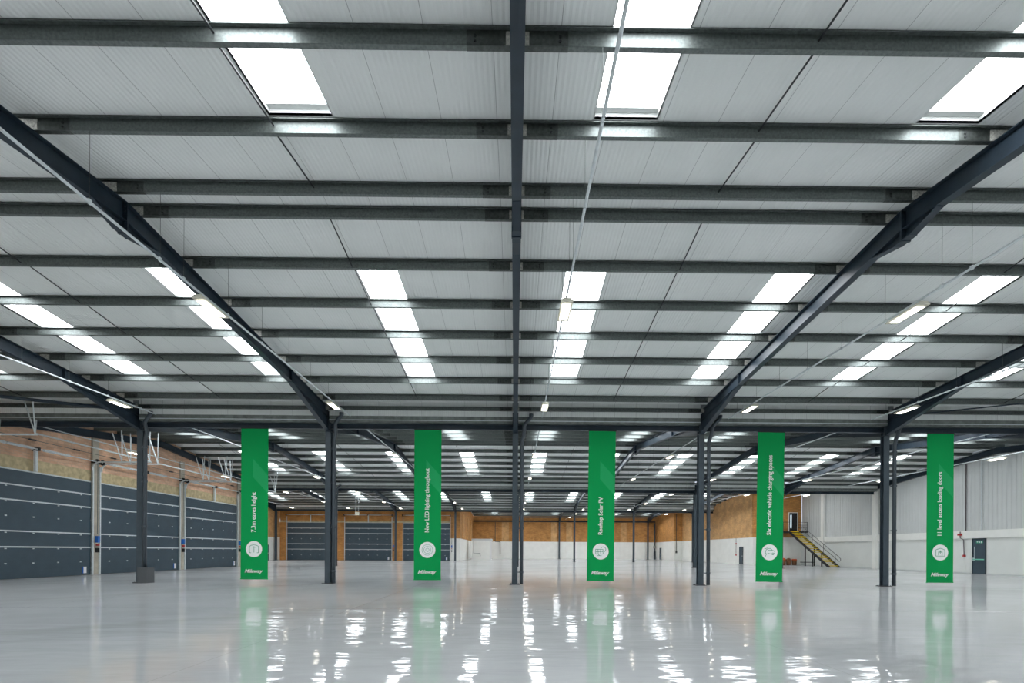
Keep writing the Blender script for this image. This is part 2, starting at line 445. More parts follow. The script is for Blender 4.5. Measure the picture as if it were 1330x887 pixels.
for k in (0, 1):
    r = rafter(0, k, XR - .16); tag(r, 'dark edge rafter along the top of right wall in the %s bay' % BAYS[k], 'rafter')

# valley beams between columns
for k in (1, 2, 3, 4):
    v = VAL[k]
    lo, hi = {1: (XL, XR), 2: (XLL, XR), 3: (XLL, 29.4), 4: (-8.1, 27.9)}[k]
    xs = [lo + .02] + [i * CX for i in range(-4, 5) if lo + 1 < i * CX < hi - 1] + [hi - .02]
    for a, c in zip(xs[:-1], xs[1:]):
        a2, c2 = a + .012, c - .012
        mb = MB(); mb.box(a2, c2, v - .006, v + .006, 7.32, 7.53); mb.box(a2, c2, v - .075, v + .075, 7.30, 7.318); mb.box(a2, c2, v - .075, v + .075, 7.532, 7.55)
        o = mb.build('valley_beam', 'navy')
        n = xs.index(a)
        row = {1: 'first', 2: 'second', 3: 'third', 4: 'back wall'}[k]
        tag(o, 'dark horizontal beam on %s column row, %s span from the left' % (row, ORD[n]), 'beam', 'beams along the column rows')

# ---------------------------------------------------------------- columns
def column_root():
    r = empty('steel_column')
    mb = MB(); mb.box(-.13, .13, -.13, -.112, .02, 8.1); mb.box(-.13, .13, .112, .13, .02, 8.1); mb.box(-.006, .006, -.112, .112, .02, 8.1)
    for z in (7.16, 7.42): mb.box(-.125, .125, -.112, .112, z, z + .014)
    mb.build('shaft', 'column_navy_lit', r)
    b_ = MB(); b_.box(-.24, .24, -.22, .22, 0, .025)
    b_.build('base_plate', 'steel_dark', r)
    for sx in (-.18, .18):
        for sy in (-.16, .16):
            MB().tube((sx, sy, .025), (sx, sy, .06), .018, 6).build('anchor_bolt', 'galv', r)
    return r
proto_col = None
ROWN = {1: 'first', 2: 'second', 3: 'third', 4: 'back wall'}
def row_cols(k):
    return {1: range(-2, 4), 2: range(-3, 4), 3: range(-4, 4), 4: range(0, 4)}[k]
for k in (1, 2, 3, 4):
    for i in row_cols(k):
        if proto_col is None: proto_col = column_root(); c = proto_col
        else: c = copy_tree(proto_col)
        c.location = (i * CX - (.3 if (k, i) == (2, 3) else 0), VAL[k], 0)
        tag(c, 'dark navy H-shaped steel column, %s row, on %s' % (ROWN[k], line_name(i)), 'column', 'steel columns')
# downpipes with swan necks beside the columns
def pipe_root():
    r = empty('downpipe')
    mb = MB(); mb.path([(.315, 0, .03), (.315, 0, 6.68), (.33, 0, 6.80), (.395, 0, 7.02), (.41, -.06, 7.10), (.41, -.17, 7.40), (.43, -.20, 7.47), (.72, -.27, 7.80), (.735, -.27, 7.84), (.735, -.27, 7.93)], .085, 14)
    mb.build('pipe', 'pipe_dark', r, smooth=True)
    for z in (.55, 2.6, 4.7, 6.3):
        MB().tube((.315, 0, z), (.315, 0, z + .09),   .104, 14).box(.135, .23, -.02, .03, z + .02, z + .06).build('clip', 'pipe_dark', r)
    MB().tube((.735, -.27, 7.85), (.735, -.27, 7.95), .10, 12).build('outlet', 'pipe_dark', r)
    return r
pr_ = None
for k in (1, 2):
    for i in row_cols(k):
        if k == 2 and i == 3: continue
        if pr_ is None: pr_ = pipe_root(); c = pr_
        else: c = copy_tree(pr_)
        c.location = (i * CX, VAL[k] - .20, 0)
        tag(c, 'dark rainwater downpipe beside the %s row column on %s' % (ROWN[k], line_name(i)), 'pipe', 'rainwater pipes beside columns')
g = MB(); w_ = .03
g.box(-.22, .22, -.25, -.25 + w_, 0, .72); g.box(-.22, .22, .25 - w_, .25, 0, .72); g.box(-.22, -.22 + w_, -.25 + w_, .25 - w_, 0, .72); g.box(.22 - w_, .22, -.25 + w_, .25 - w_, 0, .72)
o = g.build('pipe_guard', 'grey_box', loc=(-2 * CX + .37, V1 - .20, 0))
g = MB(); g.box(-.19, .19, -.22, -.1, .68, .70); g.box(-.19, .19, .1, .22, .68, .70); g.build('top_plate', 'grey_box', o)
tag(o, 'dark grey boxed guard at the foot of the leftmost front column', 'pipe guard')

# diagonal brace at the left of the first row
mb = MB(); mb.tube((-17.7, 23.8, 8.02), (-25.4, 20.6, 8.18), .075, 10)
o = mb.build('roof_brace', 'navy', smooth=True); tag(o, 'dark diagonal roof brace reaching left wall from leftmost front column', 'brace')
mb = MB(); mb.tube((17.8, 23.8, 8.02), (26.2, 20.4, 8.3), .03, 8)
o = mb.build('roof_brace', 'navy', smooth=True); tag(o, 'thin diagonal roof brace right of the rightmost front column', 'brace')

# sag rods between purlins at mid bay
for k in range(3):
    for j in range(-4, 4):
        x = (j + .5) * CX
        if x < xrange(k)[0] + 1: continue
        for side in (-1, 1):
            R = RID[k]; pts = []
            mb = MB()
            for t0, t1 in zip(purl_t[:-1], purl_t[1:]):
                ya, yb = R + side * t0, R + side * t1
                mb.tube((x, ya, zpb(ya) + .13), (x, yb, zpb(yb) + .05), .012 if k else .016, 6)
            o = mb.build('sag_rod', 'steel_dark')
            tag(o, 'sag rod, %s slope of %s bay, just %s' % ('near' if side < 0 else 'far', BAYS[k], ('right of ' if j >= 0 else 'left of ') + (line_name(j if j >= 0 else j + 1))), 'rod', 'sag rods between purlins')

# ---------------------------------------------------------------- lighting rows
ROWX = [(-32.5, 51, 74), (-24.35, 26, 76), (-16.7, -1, 76), (-7.7, -1, 76.5), (1.24, -1, 100), (9.97, -1, 100), (16.7, -1, 100), (24.8, -1, 88), (31.2, 26, 62)]
LY = [12.85, 21.5, 32.6, 42.8, 54.0, 64.6, 74.0, 83.0, 92.0]
ZR = 7.84
def lamp_root():
    r = empty('led_batten')
    L, W = 1.10, .30
    mb = MB(); mb.prism([(-W / 2, 0), (W / 2, 0), (W / 2, .03), (W / 2 - .06, .085), (-W / 2 + .06, .085), (-W / 2, .03)], 'y', -L / 2, L / 2)
    mb.build('housing', 'lamp_body', r, bevel=.008)
    for sx in (-.057, .057):
        B(sx - .042, sx + .042, -L / 2 + .11, L / 2 - .11, -.012, -.001).build('diffuser', 'lamp', r)
    for sy in (-.36, .36):
        MB().tube((0, sy, .085), (0, sy, .15), .012, 6).box(-.05, .05, sy - .02, sy + .02, .085, .095).build('hanging_clip', 'galv_light', r)
    return r
pl = None
rown = ['far left', 'left wall', 'second left', 'left of centre', 'centre', 'right of centre', 'second right', 'third right', 'right wall']
for ri, (x, ya, yb) in enumerate(ROWX):
    r = empty('lighting_rail', (x, 0, 0))
    MB().tube((0, ya, ZR), (0, yb, ZR), .027, 8).build('rail', 'galv_light', r, smooth=True)
    for k in range(4):
        for side in (-1, 1):
            for idx, t in enumerate(purl_t):
                if k == 1 and idx % 2: continue
                if k >= 2 and idx % 3: continue
                y = RID[k] + side * t
                if y < ya or y > yb or y < 3: continue
                z = zpb(y)
                if z < ZR + .1: continue
                MB().tube((0, y, ZR + .02), (0, y, z + .002), .0045, 5).build('hanger', 'galv_sleeve', r)
                B(-.02, .02, y - .035, y + .035, ZR - .035, ZR + .05).build('clamp', 'galv_light', r)
    tag(r, 'pale suspended lighting rail running away along the %s row of lamps' % rown[ri], 'lighting rail', 'suspended lighting rails')
    for li, y in enumerate(LY):
        if y < ya + 1 or y > yb + .5 or (x > 27 and y > 61) or (x > 24 and y > 86): continue
        if pl is None: pl = lamp_root(); c = pl
        else: c = copy_tree(pl)
        c.location = (x, y, ZR - .17)
        tag(c, 'lit LED batten hung from the %s rail, %s lamp position from the camera' % (rown[ri], ORD[li]), 'lamp', 'suspended LED battens')

# ---------------------------------------------------------------- room shell
o = B(XLL - .3, XR + .3, VAL[0] - .4, 101.2, -.2, 0).build('floor', 'floor'); tag(o, 'glossy light grey resin floor with reflections', 'floor', kind='structure')
def wall(name, mb, mat, label): return tag(mb.build(name, mat), label, 'wall', kind='structure')
def gable(mb, x0, x1, ya, yb, z0, dz=.0):
    """wall following the roof from ya to yb"""
    ys = sorted(set([ya, yb] + [y for y in RID + VAL if ya < y < yb]))
    for a, c in zip(ys[:-1], ys[1:]):
        mb.prism([(a, z0), (c, z0), (c, zroof(c) + dz), (a, zroof(a) + dz)], 'x', x0, x1)
DADO = 3.4
# wall behind the camera
wall('wall_front', B(XL - .3, XR + .3, VAL[0] - .35, VAL[0] - .05, 0, 8.5), 'white_panel', 'white wall closing the hall behind the camera')
# left wall with the loading doors
mb = MB(); gable(mb, XL - .3, XL, VAL[0], VAL[2] - .15, 6.30); wall('wall_left', mb, 'brick_pink', 'pinkish brick wall above the left loading doors')
mb = B(XL - .3, XL, VAL[0], VAL[2] - .15, 5.62, 6.30); tag(mb.build('trim_1', 'lintel'), 'yellowish lintel band directly above the left loading doors', 'lintel', kind='structure')
mb = B(XL - .3, XL, VAL[0], VAL[2] - .15, 0, 5.62); tag(mb.build('wall_left', 'concrete'), 'beige lower left wall around the loading doors', 'wall', kind='structure')
# return wall to the wider far part
wall('wall_return', B(XLL - .3, XL - .3, VAL[2] - .45, VAL[2] - .15, 0, 7.5), 'brick_pink', 'brick return wall where the hall widens at left')
mb = MB(); gable(mb, XLL - .3, XLL, VAL[2] - .15, 76.8, DADO); wall('wall_far_left', mb, 'brick_pale', 'pale brick upper side wall at far left')
wall('wall_far_left', B(XLL - .3, XLL, VAL[2] - .15, 76.8, 0, DADO), 'white_paint', 'white lower side wall at far left')
# wall with three more doors
BY = 76.9
wall('wall_back_left', B(XLL - .3, -8.3, BY, BY + .3, 6.25, 8.6), 'brick', 'orange brick above the three far loading doors')
tag(B(XLL, -9.75, BY, BY + .3, 5.72, 6.0).build('trim_2', 'lintel'), 'yellowish lintel over the three far loading doors', 'lintel', kind='structure')
wall('wall_back_left', MB().box(XLL, -9.75, BY, BY + .3, 6.0, 6.25).box(XLL - .3, -9.75, BY, BY + .3, 0, 5.72), 'brick', 'brick piers between the three far loading doors')
wall('wall_back_left', MB().box(-9.75, -8.3, BY, BY + .3, DADO, 6.25), 'brick', 'narrow brick strip right of the far loading doors')
wall('wall_back_left', MB().box(-9.75, -8.3, BY, BY + .3, 0, DADO), 'white_paint', 'narrow white painted strip right of the far loading doors')
# receding wall to the back wall
mb = MB(); gable(mb, -8.6, -8.3, BY + .3, 100.6, DADO); wall('wall_inner_left', mb, 'brick', 'orange brick side wall left of the white boxed room')
wall('wall_inner_left', B(-8.6, -8.3, BY + .3, 100.6, 0, DADO), 'white_paint', 'white lower side wall left of the boxed room')
for y in (80.6, 87.5, 94.5):
    o = B(-8.3, -8.12, y, y + .9, DADO, 7.3).build('trim_3', 'brick_pale'); tag(o, 'pale brick pier on the inner left wall, %s' % {80.6: 'nearest of three', 87.5: 'middle of three', 94.5: 'farthest of three'}[y], 'pier', kind='structure')
# back wall
wall('wall_back', B(-8.6, 28.3, 100.6, 100.9, DADO, 8.5), 'brick', 'orange brick upper back wall of the hall')
wall('wall_back', B(-8.6, 28.3, 100.6, 100.9, 0, DADO), 'white_paint', 'white painted lower back wall of the hall')
for n, (a, c) in enumerate(((-2.6, -1.2), (7.2, 8.3), (10.2, 11.4), (21.0, 22.2))):
    o = B(a, c, 100.5, 100.6, DADO, 7.25).build('trim_4', 'brick_pale'); tag(o, 'pale brick pier on the back wall, %s of four from left' % ORD[n], 'pier', kind='structure')
    o = B(a, c, 100.5, 100.6, 0, DADO).build('trim_5', 'white_paint'); tag(o, 'white lower pier on the back wall, %s of four from left' % ORD[n], 'pier', kind='structure')
# right side steps
mb = MB(); gable(mb, 28.0, 28.3, 89.3, 100.6, DADO); wall('wall_right_far', mb, 'brick', 'orange brick far right side wall near the back wall')
wall('wall_right_far', B(28.0, 28.3, 89.3, 100.6, 0, DADO), 'white_paint', 'white lower far right side wall near the back wall')
wall('wall_right_step', B(28.0, 29.8, 89.0, 89.3, DADO, 9.3), 'brick', 'darker brick step in the far right side wall')
wall('wall_right_step', B(28.0, 29.8, 89.0, 89.3, 0, DADO), 'white_paint', 'white lower step in the far right side wall')
mb = MB(); gable(mb, 29.5, 29.8, 62.8, 89.0, DADO); wall('wall_right_middle', mb, 'brick_pale', 'long brick side wall between stair wall and far step')
wall('wall_right_middle', B(29.5, 29.8, 62.8, 89.0, 0, DADO), 'white_paint', 'white lower side wall with the narrow dark door')
wall('wall_stair', B(29.5, XR, 62.5, 62.8, DADO, 9.6), 'brick', 'dark orange brick wall behind the stair landing')
wall('wall_stair', B(29.5, XR, 62.5, 62.8, 0, DADO), 'white_paint', 'white lower wall beneath the stair landing')
# right wall: white panels, band, ribbed sheet above
wall('wall_right', B(XR, XR + .3, VAL[0], 62.8, 0, 2.75), 'white_panel', 'smooth white lower right wall')
o = B(XR - .14, XR + .3, VAL[0], 62.5, 2.75, 3.34).build('trim_6', 'white_paint', bevel=.01); tag(o, 'projecting white horizontal band along the right wall', 'trim', kind='structure')
mb = MB(); gable(mb, XR + .06, XR + .3, VAL[0], 62.5, 3.34)
wall('wall_right', mb, 'grey_sheet', 'light grey sheet backing of the upper right wall')
rb = MB(); y = VAL[0]
while y < 62.4:
    zt = zroof(y + .1) - .02
    rb.prism([(XR + .06, y), (XR + .035, y + .03), (XR + .035, y + .16), (XR + .06, y + .19)], 'z', 3.34, zt); y += .36
wall('wall_right', rb, 'grey_sheet', 'light grey vertical ribs of the upper right wall')
for n, (a, c) in enumerate(((49.2, 50.4), (57.6, 58.6))):
    o = B(XR - .3, XR - .0, a, a + .5, 0, 8.1 if n == 0 else 8.6).build('trim_7', 'white_paint'); tag(o, 'white boxed pillar on the right wall, %s the yellow stairs' % ('nearer than' if n == 0 else 'beside'), 'pillar', kind='structure')
o = B(XR - .02, XR, VAL[0], 62.5, 0, .08).build('shadow_strip_right', 'grey_sheet'); tag(o, 'thin grey strip drawn as shadow line at the foot of right wall', 'shadow_line', kind='structure')  # grey strip added to draw the shadow line along the wall foot

# ---------------------------------------------------------------- sectional loading doors
LV = [0, .83, 1.65, 2.47, 3.27, 4.06, 4.84, 5.58]
def sectional_door(n, origin, rz, W, label, tracks, H=5.6, control=True, post=True):
    root = empty('door_%d' % n, origin, rz)
    tag(root, label, 'loading door', 'sectional loading doors', kind='structure')
    # local: x along the width, -y into the room
    seams = [0, 1.65, 2.47, 4.06, 4.84, H]
    for a, c in zip(seams[:-1], seams[1:]):
        mb = MB(); mb.box(0, W, -.05, .0, a + .012, c - .012)
        nr = max(2, round((c - a) / .2)); 
        for q_ in range(nr):
            z0 = a + .012 + (c - a - .024) * q_ / nr; z1 = a + .012 + (c - a - .024) * (q_ + 1) / nr
            mb.box(.02, W - .02, -.062, -.05, z0 + .018, z1 - .018)
        mb.build('panel', 'door_leaf', root)
    for z in seams[1:-1]:
        B(0.02, W - .02, -.085, -.062, z - .035, z + .035).build('rail', 'galv_light', root)
    B(-.02, W + .02, -.085, -.05, H - .012, H + .06).build('top_rail', 'galv_light', root)
    nb = 5
    for z in (.83, 1.60, 2.42, 3.27, 4.01, 4.79):
        for q_ in range(nb):
            x = W * (q_ + .5) / nb
            B(x - .045, x + .045, -.10, -.062, z - .06, z - (.0 if z in (.83, 3.27) else .01)).build('hinge', 'galv_light', root)
    for x in (-.10, W + .02):
        mb = MB(); mb.box(x, x + .08, -.16, -.13, 0, 6.6); mb.box(x + (.0 if x < 0 else .06), x + (.02 if x < 0 else .08), -.13, -.0, 0, 6.6)
        mb.build('side_track', 'galv_light', root)
        for z in (.4, .83, 1.65, 2.47, 3.27, 4.06, 4.84):
            MB().box(x - .05 if x > 0 else x - .02, x + .1, -.14, -.06, z - .02, z + .03).build('roller_bracket', 'galv_light', root)
    # torsion shaft over the door
    mb = MB(); mb.tube((-.15, -.32, 6.85), (W + .15, -.32, 6.85), .035, 10)
    for a, c in ((.35, 1.9), (W / 2 + .3, W / 2 + 1.9), (2.0, W / 2 - .3)): mb.tube((a, -.32, 6.85), (c, -.32, 6.85), .07, 12)
    mb.build('spring_shaft', 'galv_light', root, smooth=True)
    for x in (W / 2 - .05, -.12, W + .05): B(x, x + .08, -.42, -.02, 6.76, 6.94).build('bearing_plate', 'steel_dark', root)
    B(W / 2 - .06, W / 2 + .08, -.24, -.12, H + .06, 6.80).build('centre_post', 'galv_light', root)
    for x in (-.14, W + .1): MB().tube((x, -.32, 6.85), (x + .04, -.32, 6.85), .16, 16).build('cable_drum', 'steel_dark', root)
    if tracks:
        for x in (.02, W - .02):
            mb = MB(); pts = [(x, -.15, 6.3)]
            for a in range(0, 91, 15): pts.append((x, -.15 - .5 * (1 - math.cos(math.radians(a))), 6.4 + .42 * math.sin(math.radians(a))))
            pts.append((x, -tracks, 6.82))
            for p_, q2 in zip(pts[:-1], pts[1:]): mb.bar(p_, q2, .06, .07)
            mb.build('ceiling_track', 'galv_light', root)
            for yy_, dx in ((-tracks + .1, 0), (-tracks * .52, 0)):
                for (ox, oy) in ((-.75, -.55), (.5, .35), (-.1, .5)):
                    zt = 8.55
                    mb = MB().bar((x, yy_, 6.84), (x + ox, yy_ + oy, zt), .04, .04); mb.build('strut', 'galv_light', root)
        mb = MB().bar((.02, -tracks + .05, 6.86), (W - .02, -tracks + .05, 6.86), .06, .06); mb.build('cross_bar', 'galv_light', root)
    B(W - .55, W - .35, -.11, -.063, .12, .50).build('notice', 'white', root)
    B(W - .60, W - .56, -.11, -.063, .12, .50).build('notice_edge', 'blue', root)
    if control:
        cb = empty('control_box', (W + .32, -.2, 0)); cb.parent = root
        B(-.08, .08, -.1, .1, 1.95, 2.35).build('box', 'blue', cb); B(-.05, .05, -.1, .05, 1.75, 1.88).build('isolator', 'red', cb)
        B(-.04, .05, -.1, .1, 1.35, 1.62).build('chain_hoist', 'black', cb)
        MB().tube((0, 0, 2.45), (0, 0, 6.8), .02, 6).build('cable', 'galv', cb)
    return root
X0 = XL + .02
for n, (ya, lab) in enumerate(((23.45, 'nearest slate-grey sectional loading door on the left wall'), (31.45, 'middle slate-grey sectional loading door on left wall, behind leftmost column'), (39.5, 'farthest slate-grey sectional loading door on left wall, beside first green banner'))):
    sectional_door(n + 1, (X0, ya, 0), PI / 2, 7.35, lab, 3.7)
for n, (ya, lab) in enumerate(((14.9, 'nearest'), (30.84, 'first'), (38.92, 'second'), (46.95, 'third'))):
    if n == 0: continue
    mb = B(XL, XL + .10, ya + .06, ya + .52, 0, 8.3 if n < 3 else 8.1)
    o = mb.build('trim_8', 'concrete'); tag(o, 'beige concrete post between left loading doors, %s from the left edge' % lab, 'post', kind='structure')
for n, (xa, lab) in enumerate(((-34.35, 'leftmost of the three loading doors in far orange brick wall'), (-25.65, 'middle of the three loading doors in far orange brick wall'), (-16.85, 'rightmost of three loading doors in far wall, behind second banner'))):
    sectional_door(n + 4, (xa, BY - .04, 0), 0, 7.0, lab, 0, H=5.68)
# conduit along left wall
mb = MB().tube((XL + .25, VAL[0], 7.30), (XL + .25, VAL[2] - .3, 7.30), .016, 6)
o = mb.build('cable_conduit', 'galv'); 
for q_ in range(9):
    y = 24 + q_ * 2.7; B(XL + .19, XL + .31, y, y + .35, 7.26, 7.33).build('junction', 'steel_dark', o)
tag(o, 'thin conduit with dark clips along the left brick wall', 'conduit')

# ---------------------------------------------------------------- personnel doors
def exit_door(n, origin, rz, w, h, label, sign=True):
    r = empty('door_%d' % n, origin, rz); tag(r, label, 'door', kind='structure')
    f = MB(); f.box(-.07, 0, -.06, .0, 0, h + .07); f.box(w, w + .07, -.06, .0, 0, h + .07); f.box(0, w, -.06, 0, h, h + .07); f.build('door_frame', 'door_blue', r)
    d = MB(); d.box(0, w, -.03, .0, .01, h - .36 if sign else h); d.box(.12, w - .12, -.036, -.03, .15, .95); d.box(.12, w - .12, -.036, -.03, 1.25, min(2.0, h - .5)); d.build('leaf', 'door_leaf', r)
    if sign:
        B(0, w, -.03, 0, h - .36, h).build('overpanel', 'door_leaf', r)
        s = B(.28, w - .2, -.05, -.03, h - .30, h - .1).build('exit_sign', 'signgreen', r)
        a = MB(); cx0 = w - .38
        a.box(.34, .5, -.056, -.05, h - .21, h - .19); a.prism([(.34, h - .2), (.40, h - .26), (.40, h - .14)], 'y', -.056, -.05)
        a.tube((.58, -.056, h - .14), (.58, -.05, h - .14), .018, 8); a.box(.55, .62, -.056, -.05, h - .27, h - .17); a.box(.70, .78, -.056, -.05, h - .29, h - .13)
        a.build('pictogram', 'white', s)
        p = MB().bar((.1, -.12, 1.12), (w - .02, -.12, 1.12), .05, .08); p.build('push_bar', 'mint', r)
        B(.06, .16, -.12, -.03, 1.02, 1.24).build('latch_box', 'galv_light', r); B(.13, .15, -.06, -.03, 1.24, 2.1).build('bolt_rod', 'galv_light', r)
    else:
        B(w - .14, w - .09, -.09, -.03, 1.0, 1.12).build('door_handle', 'galv_light', r)
    return r
# right wall (normal -X): local x -> -Y
exit_door(7, (XR, 38.95, 0), -PI / 2, 1.02, 2.66, 'dark exit door with green push bar in the right wall')
exit_door(8, (29.5, 66.2, 0), -PI / 2, .95, 2.2, 'narrow dark door in white side wall left of fourth banner', False)
exit_door(9, (28.0, 97.6, 0), -PI / 2, .95, 2.2, 'small dark door in the far right side wall near back', False)
exit_door(10, (XLL, 72.2, 0), PI / 2, 1.0, 2.2, 'small dark door in far left side wall beside first banner', False)
# upper door at the stair landing
LZ = 4.12
r = empty('door_11', (33.95, 62.5, LZ)); tag(r, 'dark door with lit glass strip above the yellow stairs', 'door', kind='structure')
f = MB(); f.box(-.07, 0, -.06, 0, 0, 2.4); f.box(1.0, 1.07, -.06, 0, 0, 2.4); f.box(0, 1.0, -.06, 0, 2.33, 2.4); f.build('door_frame', 'white_paint', r)
B(0, 1.0, -.03, 0, 0, 2.33).build('leaf', 'black', r)
B(.16, .30, -.04, -.03, .45, 2.1).build('glass_strip', 'window_light', r)

# ---------------------------------------------------------------- the stairs
st = empty('steel_staircase', (33.15, 0, 0)); tag(st, 'black steel staircase with yellow step edges rising to the upper door', 'staircase')
SW = 1.05; YT, YB = 60.9, 53.2; NS = 20
for sx in (0, SW):
    mb = MB(); mb.prism([(YB - .15, 0.0), (YB + .25, 0), (YT, LZ - .28), (YT, LZ + .02), (YB - .15, .12)], 'x', sx - .02, sx + .02)
    mb.build('stringer', 'black', st)
for q_ in range(NS):
    z = LZ * (q_ + 1) / NS; y = YB + (YT - YB) * (q_ + .5) / NS
    t = B(.02, SW - .02, y - .02, y + .30, z - .035, z - .005).build('tread', 'black', st)
    B(.02, SW - .02, y - .035, y - .02, z - .085, z + .005).build('nosing', 'yellow', t)
mb = MB(); mb.box(-.75, 2.2, YT, 62.42, LZ - .16, LZ - .0); mb.build('landing', 'black', st)
B(.02, SW - .02, YT - .03, YT - .0, LZ - .09, LZ + .02).build('nosing', 'yellow', st)
def rail(x, zoff): return MB()
# handrail on the right with closed lower loop
mb = MB(); x = SW
d0 = LZ / (YT - YB)
for h in (1.0, .55): mb.tube((x, YB - .05, .1 + h), (x, YT, LZ + h), .024, 8)
mb.path([(x, YB - .05, 1.1), (x, YB - .28, .92), (x, YB - .28, .72), (x, YB - .05, .65)], .024, 8)
mb.build('handrail', 'steel_dark', st, smooth=True)
for q_ in range(4):
    y = YB + .6 + q_ * 2.1; z = d0 * (y - YB)
    MB().tube((x, y, z), (x, y, z + 1.05), .022, 8).build('rail_post', 'steel_dark', st)
# landing guard
mb = MB()
for px in (SW, SW + .5, 2.18):
    mb.tube((px, YT + .05, LZ), (px, YT + .05, LZ + 1.1), .024, 8)
for h in (1.1, .75, .4): mb.tube((SW, YT + .05, LZ + h), (2.18, YT + .05, LZ + h), .022, 8)
mb.build('landing_guard', 'steel_dark', st)
mb = MB()
for py in (YT + .05, YT + .8, 62.35): mb.tube((-.73, py, LZ), (-.73, py, LZ + 1.1), .03, 8)
for h in (1.1, .75, .4): mb.tube((-.73, YT + .05, LZ + h), (-.73, 62.35, LZ + h), .03, 8)
mb.tube((-.73, YT + .05, LZ + 1.1), (-.02, YT + .05, LZ + 1.1), .024, 8)
mb.build('landing_guard', 'black', st)
for (px, py, zt) in ((.02, 57.6, 2.2), (.02, 56.2, 1.4), (SW, 57.6, 2.2), (SW, 56.2, 1.4)):
    B(px - .05, px + .05, py - .05, py + .05, .012, zt - .0).build('leg', 'black', st); 
mb = MB().box(-.55, SW + .1, 57.56, 57.64, .42, .5); mb.build('cross_brace', 'black', st)
MB().bar((-.6, 62.3, LZ - 1.2), (-.2, 62.3, LZ - .16), .06, .06).box(-.75, -.5, 62.2, 62.45, LZ - 1.45, LZ - 1.2).build('bracket', 'black', st)

# bins under the landing
def bin_(x, y, h, mat_top, label, dome):
    r = empty('bin', (x, y, 0))
    MB().tube((0, 0, 0), (0, 0, h), .25, 18, .28).build('body', 'brown', r, smooth=True)
    mb = MB()
    prev = .29
    pts = [(0, .30), (.1, .28), (.2, .20), (.26, .08)] if dome else [(0, .3), (.14, .27)]
    for (a, ra), (b_, rb_) in zip(pts[:-1], pts[1:]): mb.tube((0, 0, h + a), (0, 0, h + b_), ra, 16, rb_)
    mb.build('lid', mat_top, r, smooth=True); tag(r, label, 'bin', 'bins under the stair landing'); return r
bin_(32.95, 61.9, .62, 'orange', 'brown bin with tall orange heap on top, leftmost under the landing', True)
bin_(33.6, 61.9, .60, 'brown', 'brown round-topped bin between the two orange-topped bins', True)
bin_(34.3, 61.9, .62, 'orange', 'brown bin with flat orange top, rightmost under the landing', False)

# ---------------------------------------------------------------- far things
r = empty('boxed_room', (-7.45, 87.6, 0)); tag(r, 'white boxed-in room standing before the far back wall', 'room')
MB().box(0, 3.1, 0, 3.0, 0, 3.35).build('walls', 'white_paint', r)
MB().box(-.03, 3.5, -.03, 3.0, 3.35, 3.62).build('roof', 'grey_sheet', r)
B(3.1, 3.45, 0, .35, 0, 3.35).build('corner_post', 'white', r)
MB().path([(.35, -.05, 3.3), (.35, -.05, 1.1), (1.5, -.05, 1.1), (1.5, -.05, .6)], .04, 8).build('conduit', 'galv', r)
o = MB().path([(-3.9, 100.4, 7.25), (-3.9, 100.4, 3.45), (-3.9, 100.4, 3.4), (-2.95, 100.4, 3.35), (-2.9, 100.4, 3.3), (-2.9, 100.4, .9)], .06, 8).build('conduit', 'galv_sleeve'); tag(o, 'bent grey conduit on back wall right of the white room', 'conduit')
# conduits and call points on the right wall
o = MB().tube((XR - .03, 39.6, 3.36), (XR - .03, 39.6, 8.6), .035, 8).build('conduit', 'pipe_purple'); tag(o, 'brown vertical conduit above the exit door, left one', 'conduit')
o = MB().tube((XR - .03, 38.25, 3.36), (XR - .03, 38.25, 8.75), .035, 8).build('conduit', 'galv_light'); tag(o, 'grey vertical conduit above the exit door, right one', 'conduit')
o = MB().path([(XR - .2, 39.9, 3.3), (XR - .2, 39.9, 2.8), (XR - .1, 39.7, 2.65), (XR - .1, 39.7, 2.55), (XR - .06, 39.7, 1.45)], .03, 8).build('alarm_conduit', 'pipe_purple')
MB().box(XR - .30, XR - .14, 39.8, 40.05, 2.98, 3.12).build('sounder', 'red', o); MB().box(XR - .1, XR - .0, 39.6, 39.8, 1.3, 1.46).build('call_point', 'red', o)
tag(o, 'conduit with two red alarm boxes left of right exit door', 'fire alarm')
o = MB().path([(29.44, 67.2, 3.4), (29.44, 67.2, 1.2)], .025, 6).build('alarm_conduit', 'pipe_purple')
MB().box(29.38, 29.5, 67.1, 67.3, 2.6, 2.75).build('sounder', 'red', o); MB().box(29.38, 29.5, 67.1, 67.3, 1.1, 1.25).build('call_point', 'red', o)
tag(o, 'thin conduit with red boxes beside the narrow dark door', 'fire alarm')
# pipework on far right walls
o = MB().tube((28.4, 88.9, 3.0), (28.4, 88.9, 8.2), .05, 8).tube((28.4, 88.9, 1.6), (28.4, 88.9, 3.0), .05, 8).build('conduit', 'galv_sleeve'); MB().box(28.3, 28.5, 88.7, 88.98, 1.3, 1.7).build('junction', 'steel_dark', o)
tag(o, 'dark conduit with small box on the far step wall', 'conduit')
o = MB().tube((27.75, 100.3, 1.0), (27.75, 100.3, 7.2), .12, 8).build('riser_pipe', 'pipe_dark'); MB().box(27.5, 27.95, 100.1, 100.45, 2.2, 2.7).build('valve_box', 'cleat', o); MB().box(27.6, 27.9, 100.1, 100.45, .0, 1.6).build('base', 'pipe_dark', o)
tag(o, 'dark riser pipe with pale box in the far right corner', 'pipe')
# heater hung near the far doors
r = empty('unit_heater', (-21.6, 69.5, 0)); tag(r, 'small pale box heater hung before middle far loading door', 'heater')
B(-.25, .25, -.2, .2, 6.35, 6.75).build('casing', 'lamp_body', r)
for sx in (-.2, .2): MB().tube((sx, 0, 6.75), (sx, 0, zroof(69.5)), .02, 6).build('rod', 'galv_light', r)

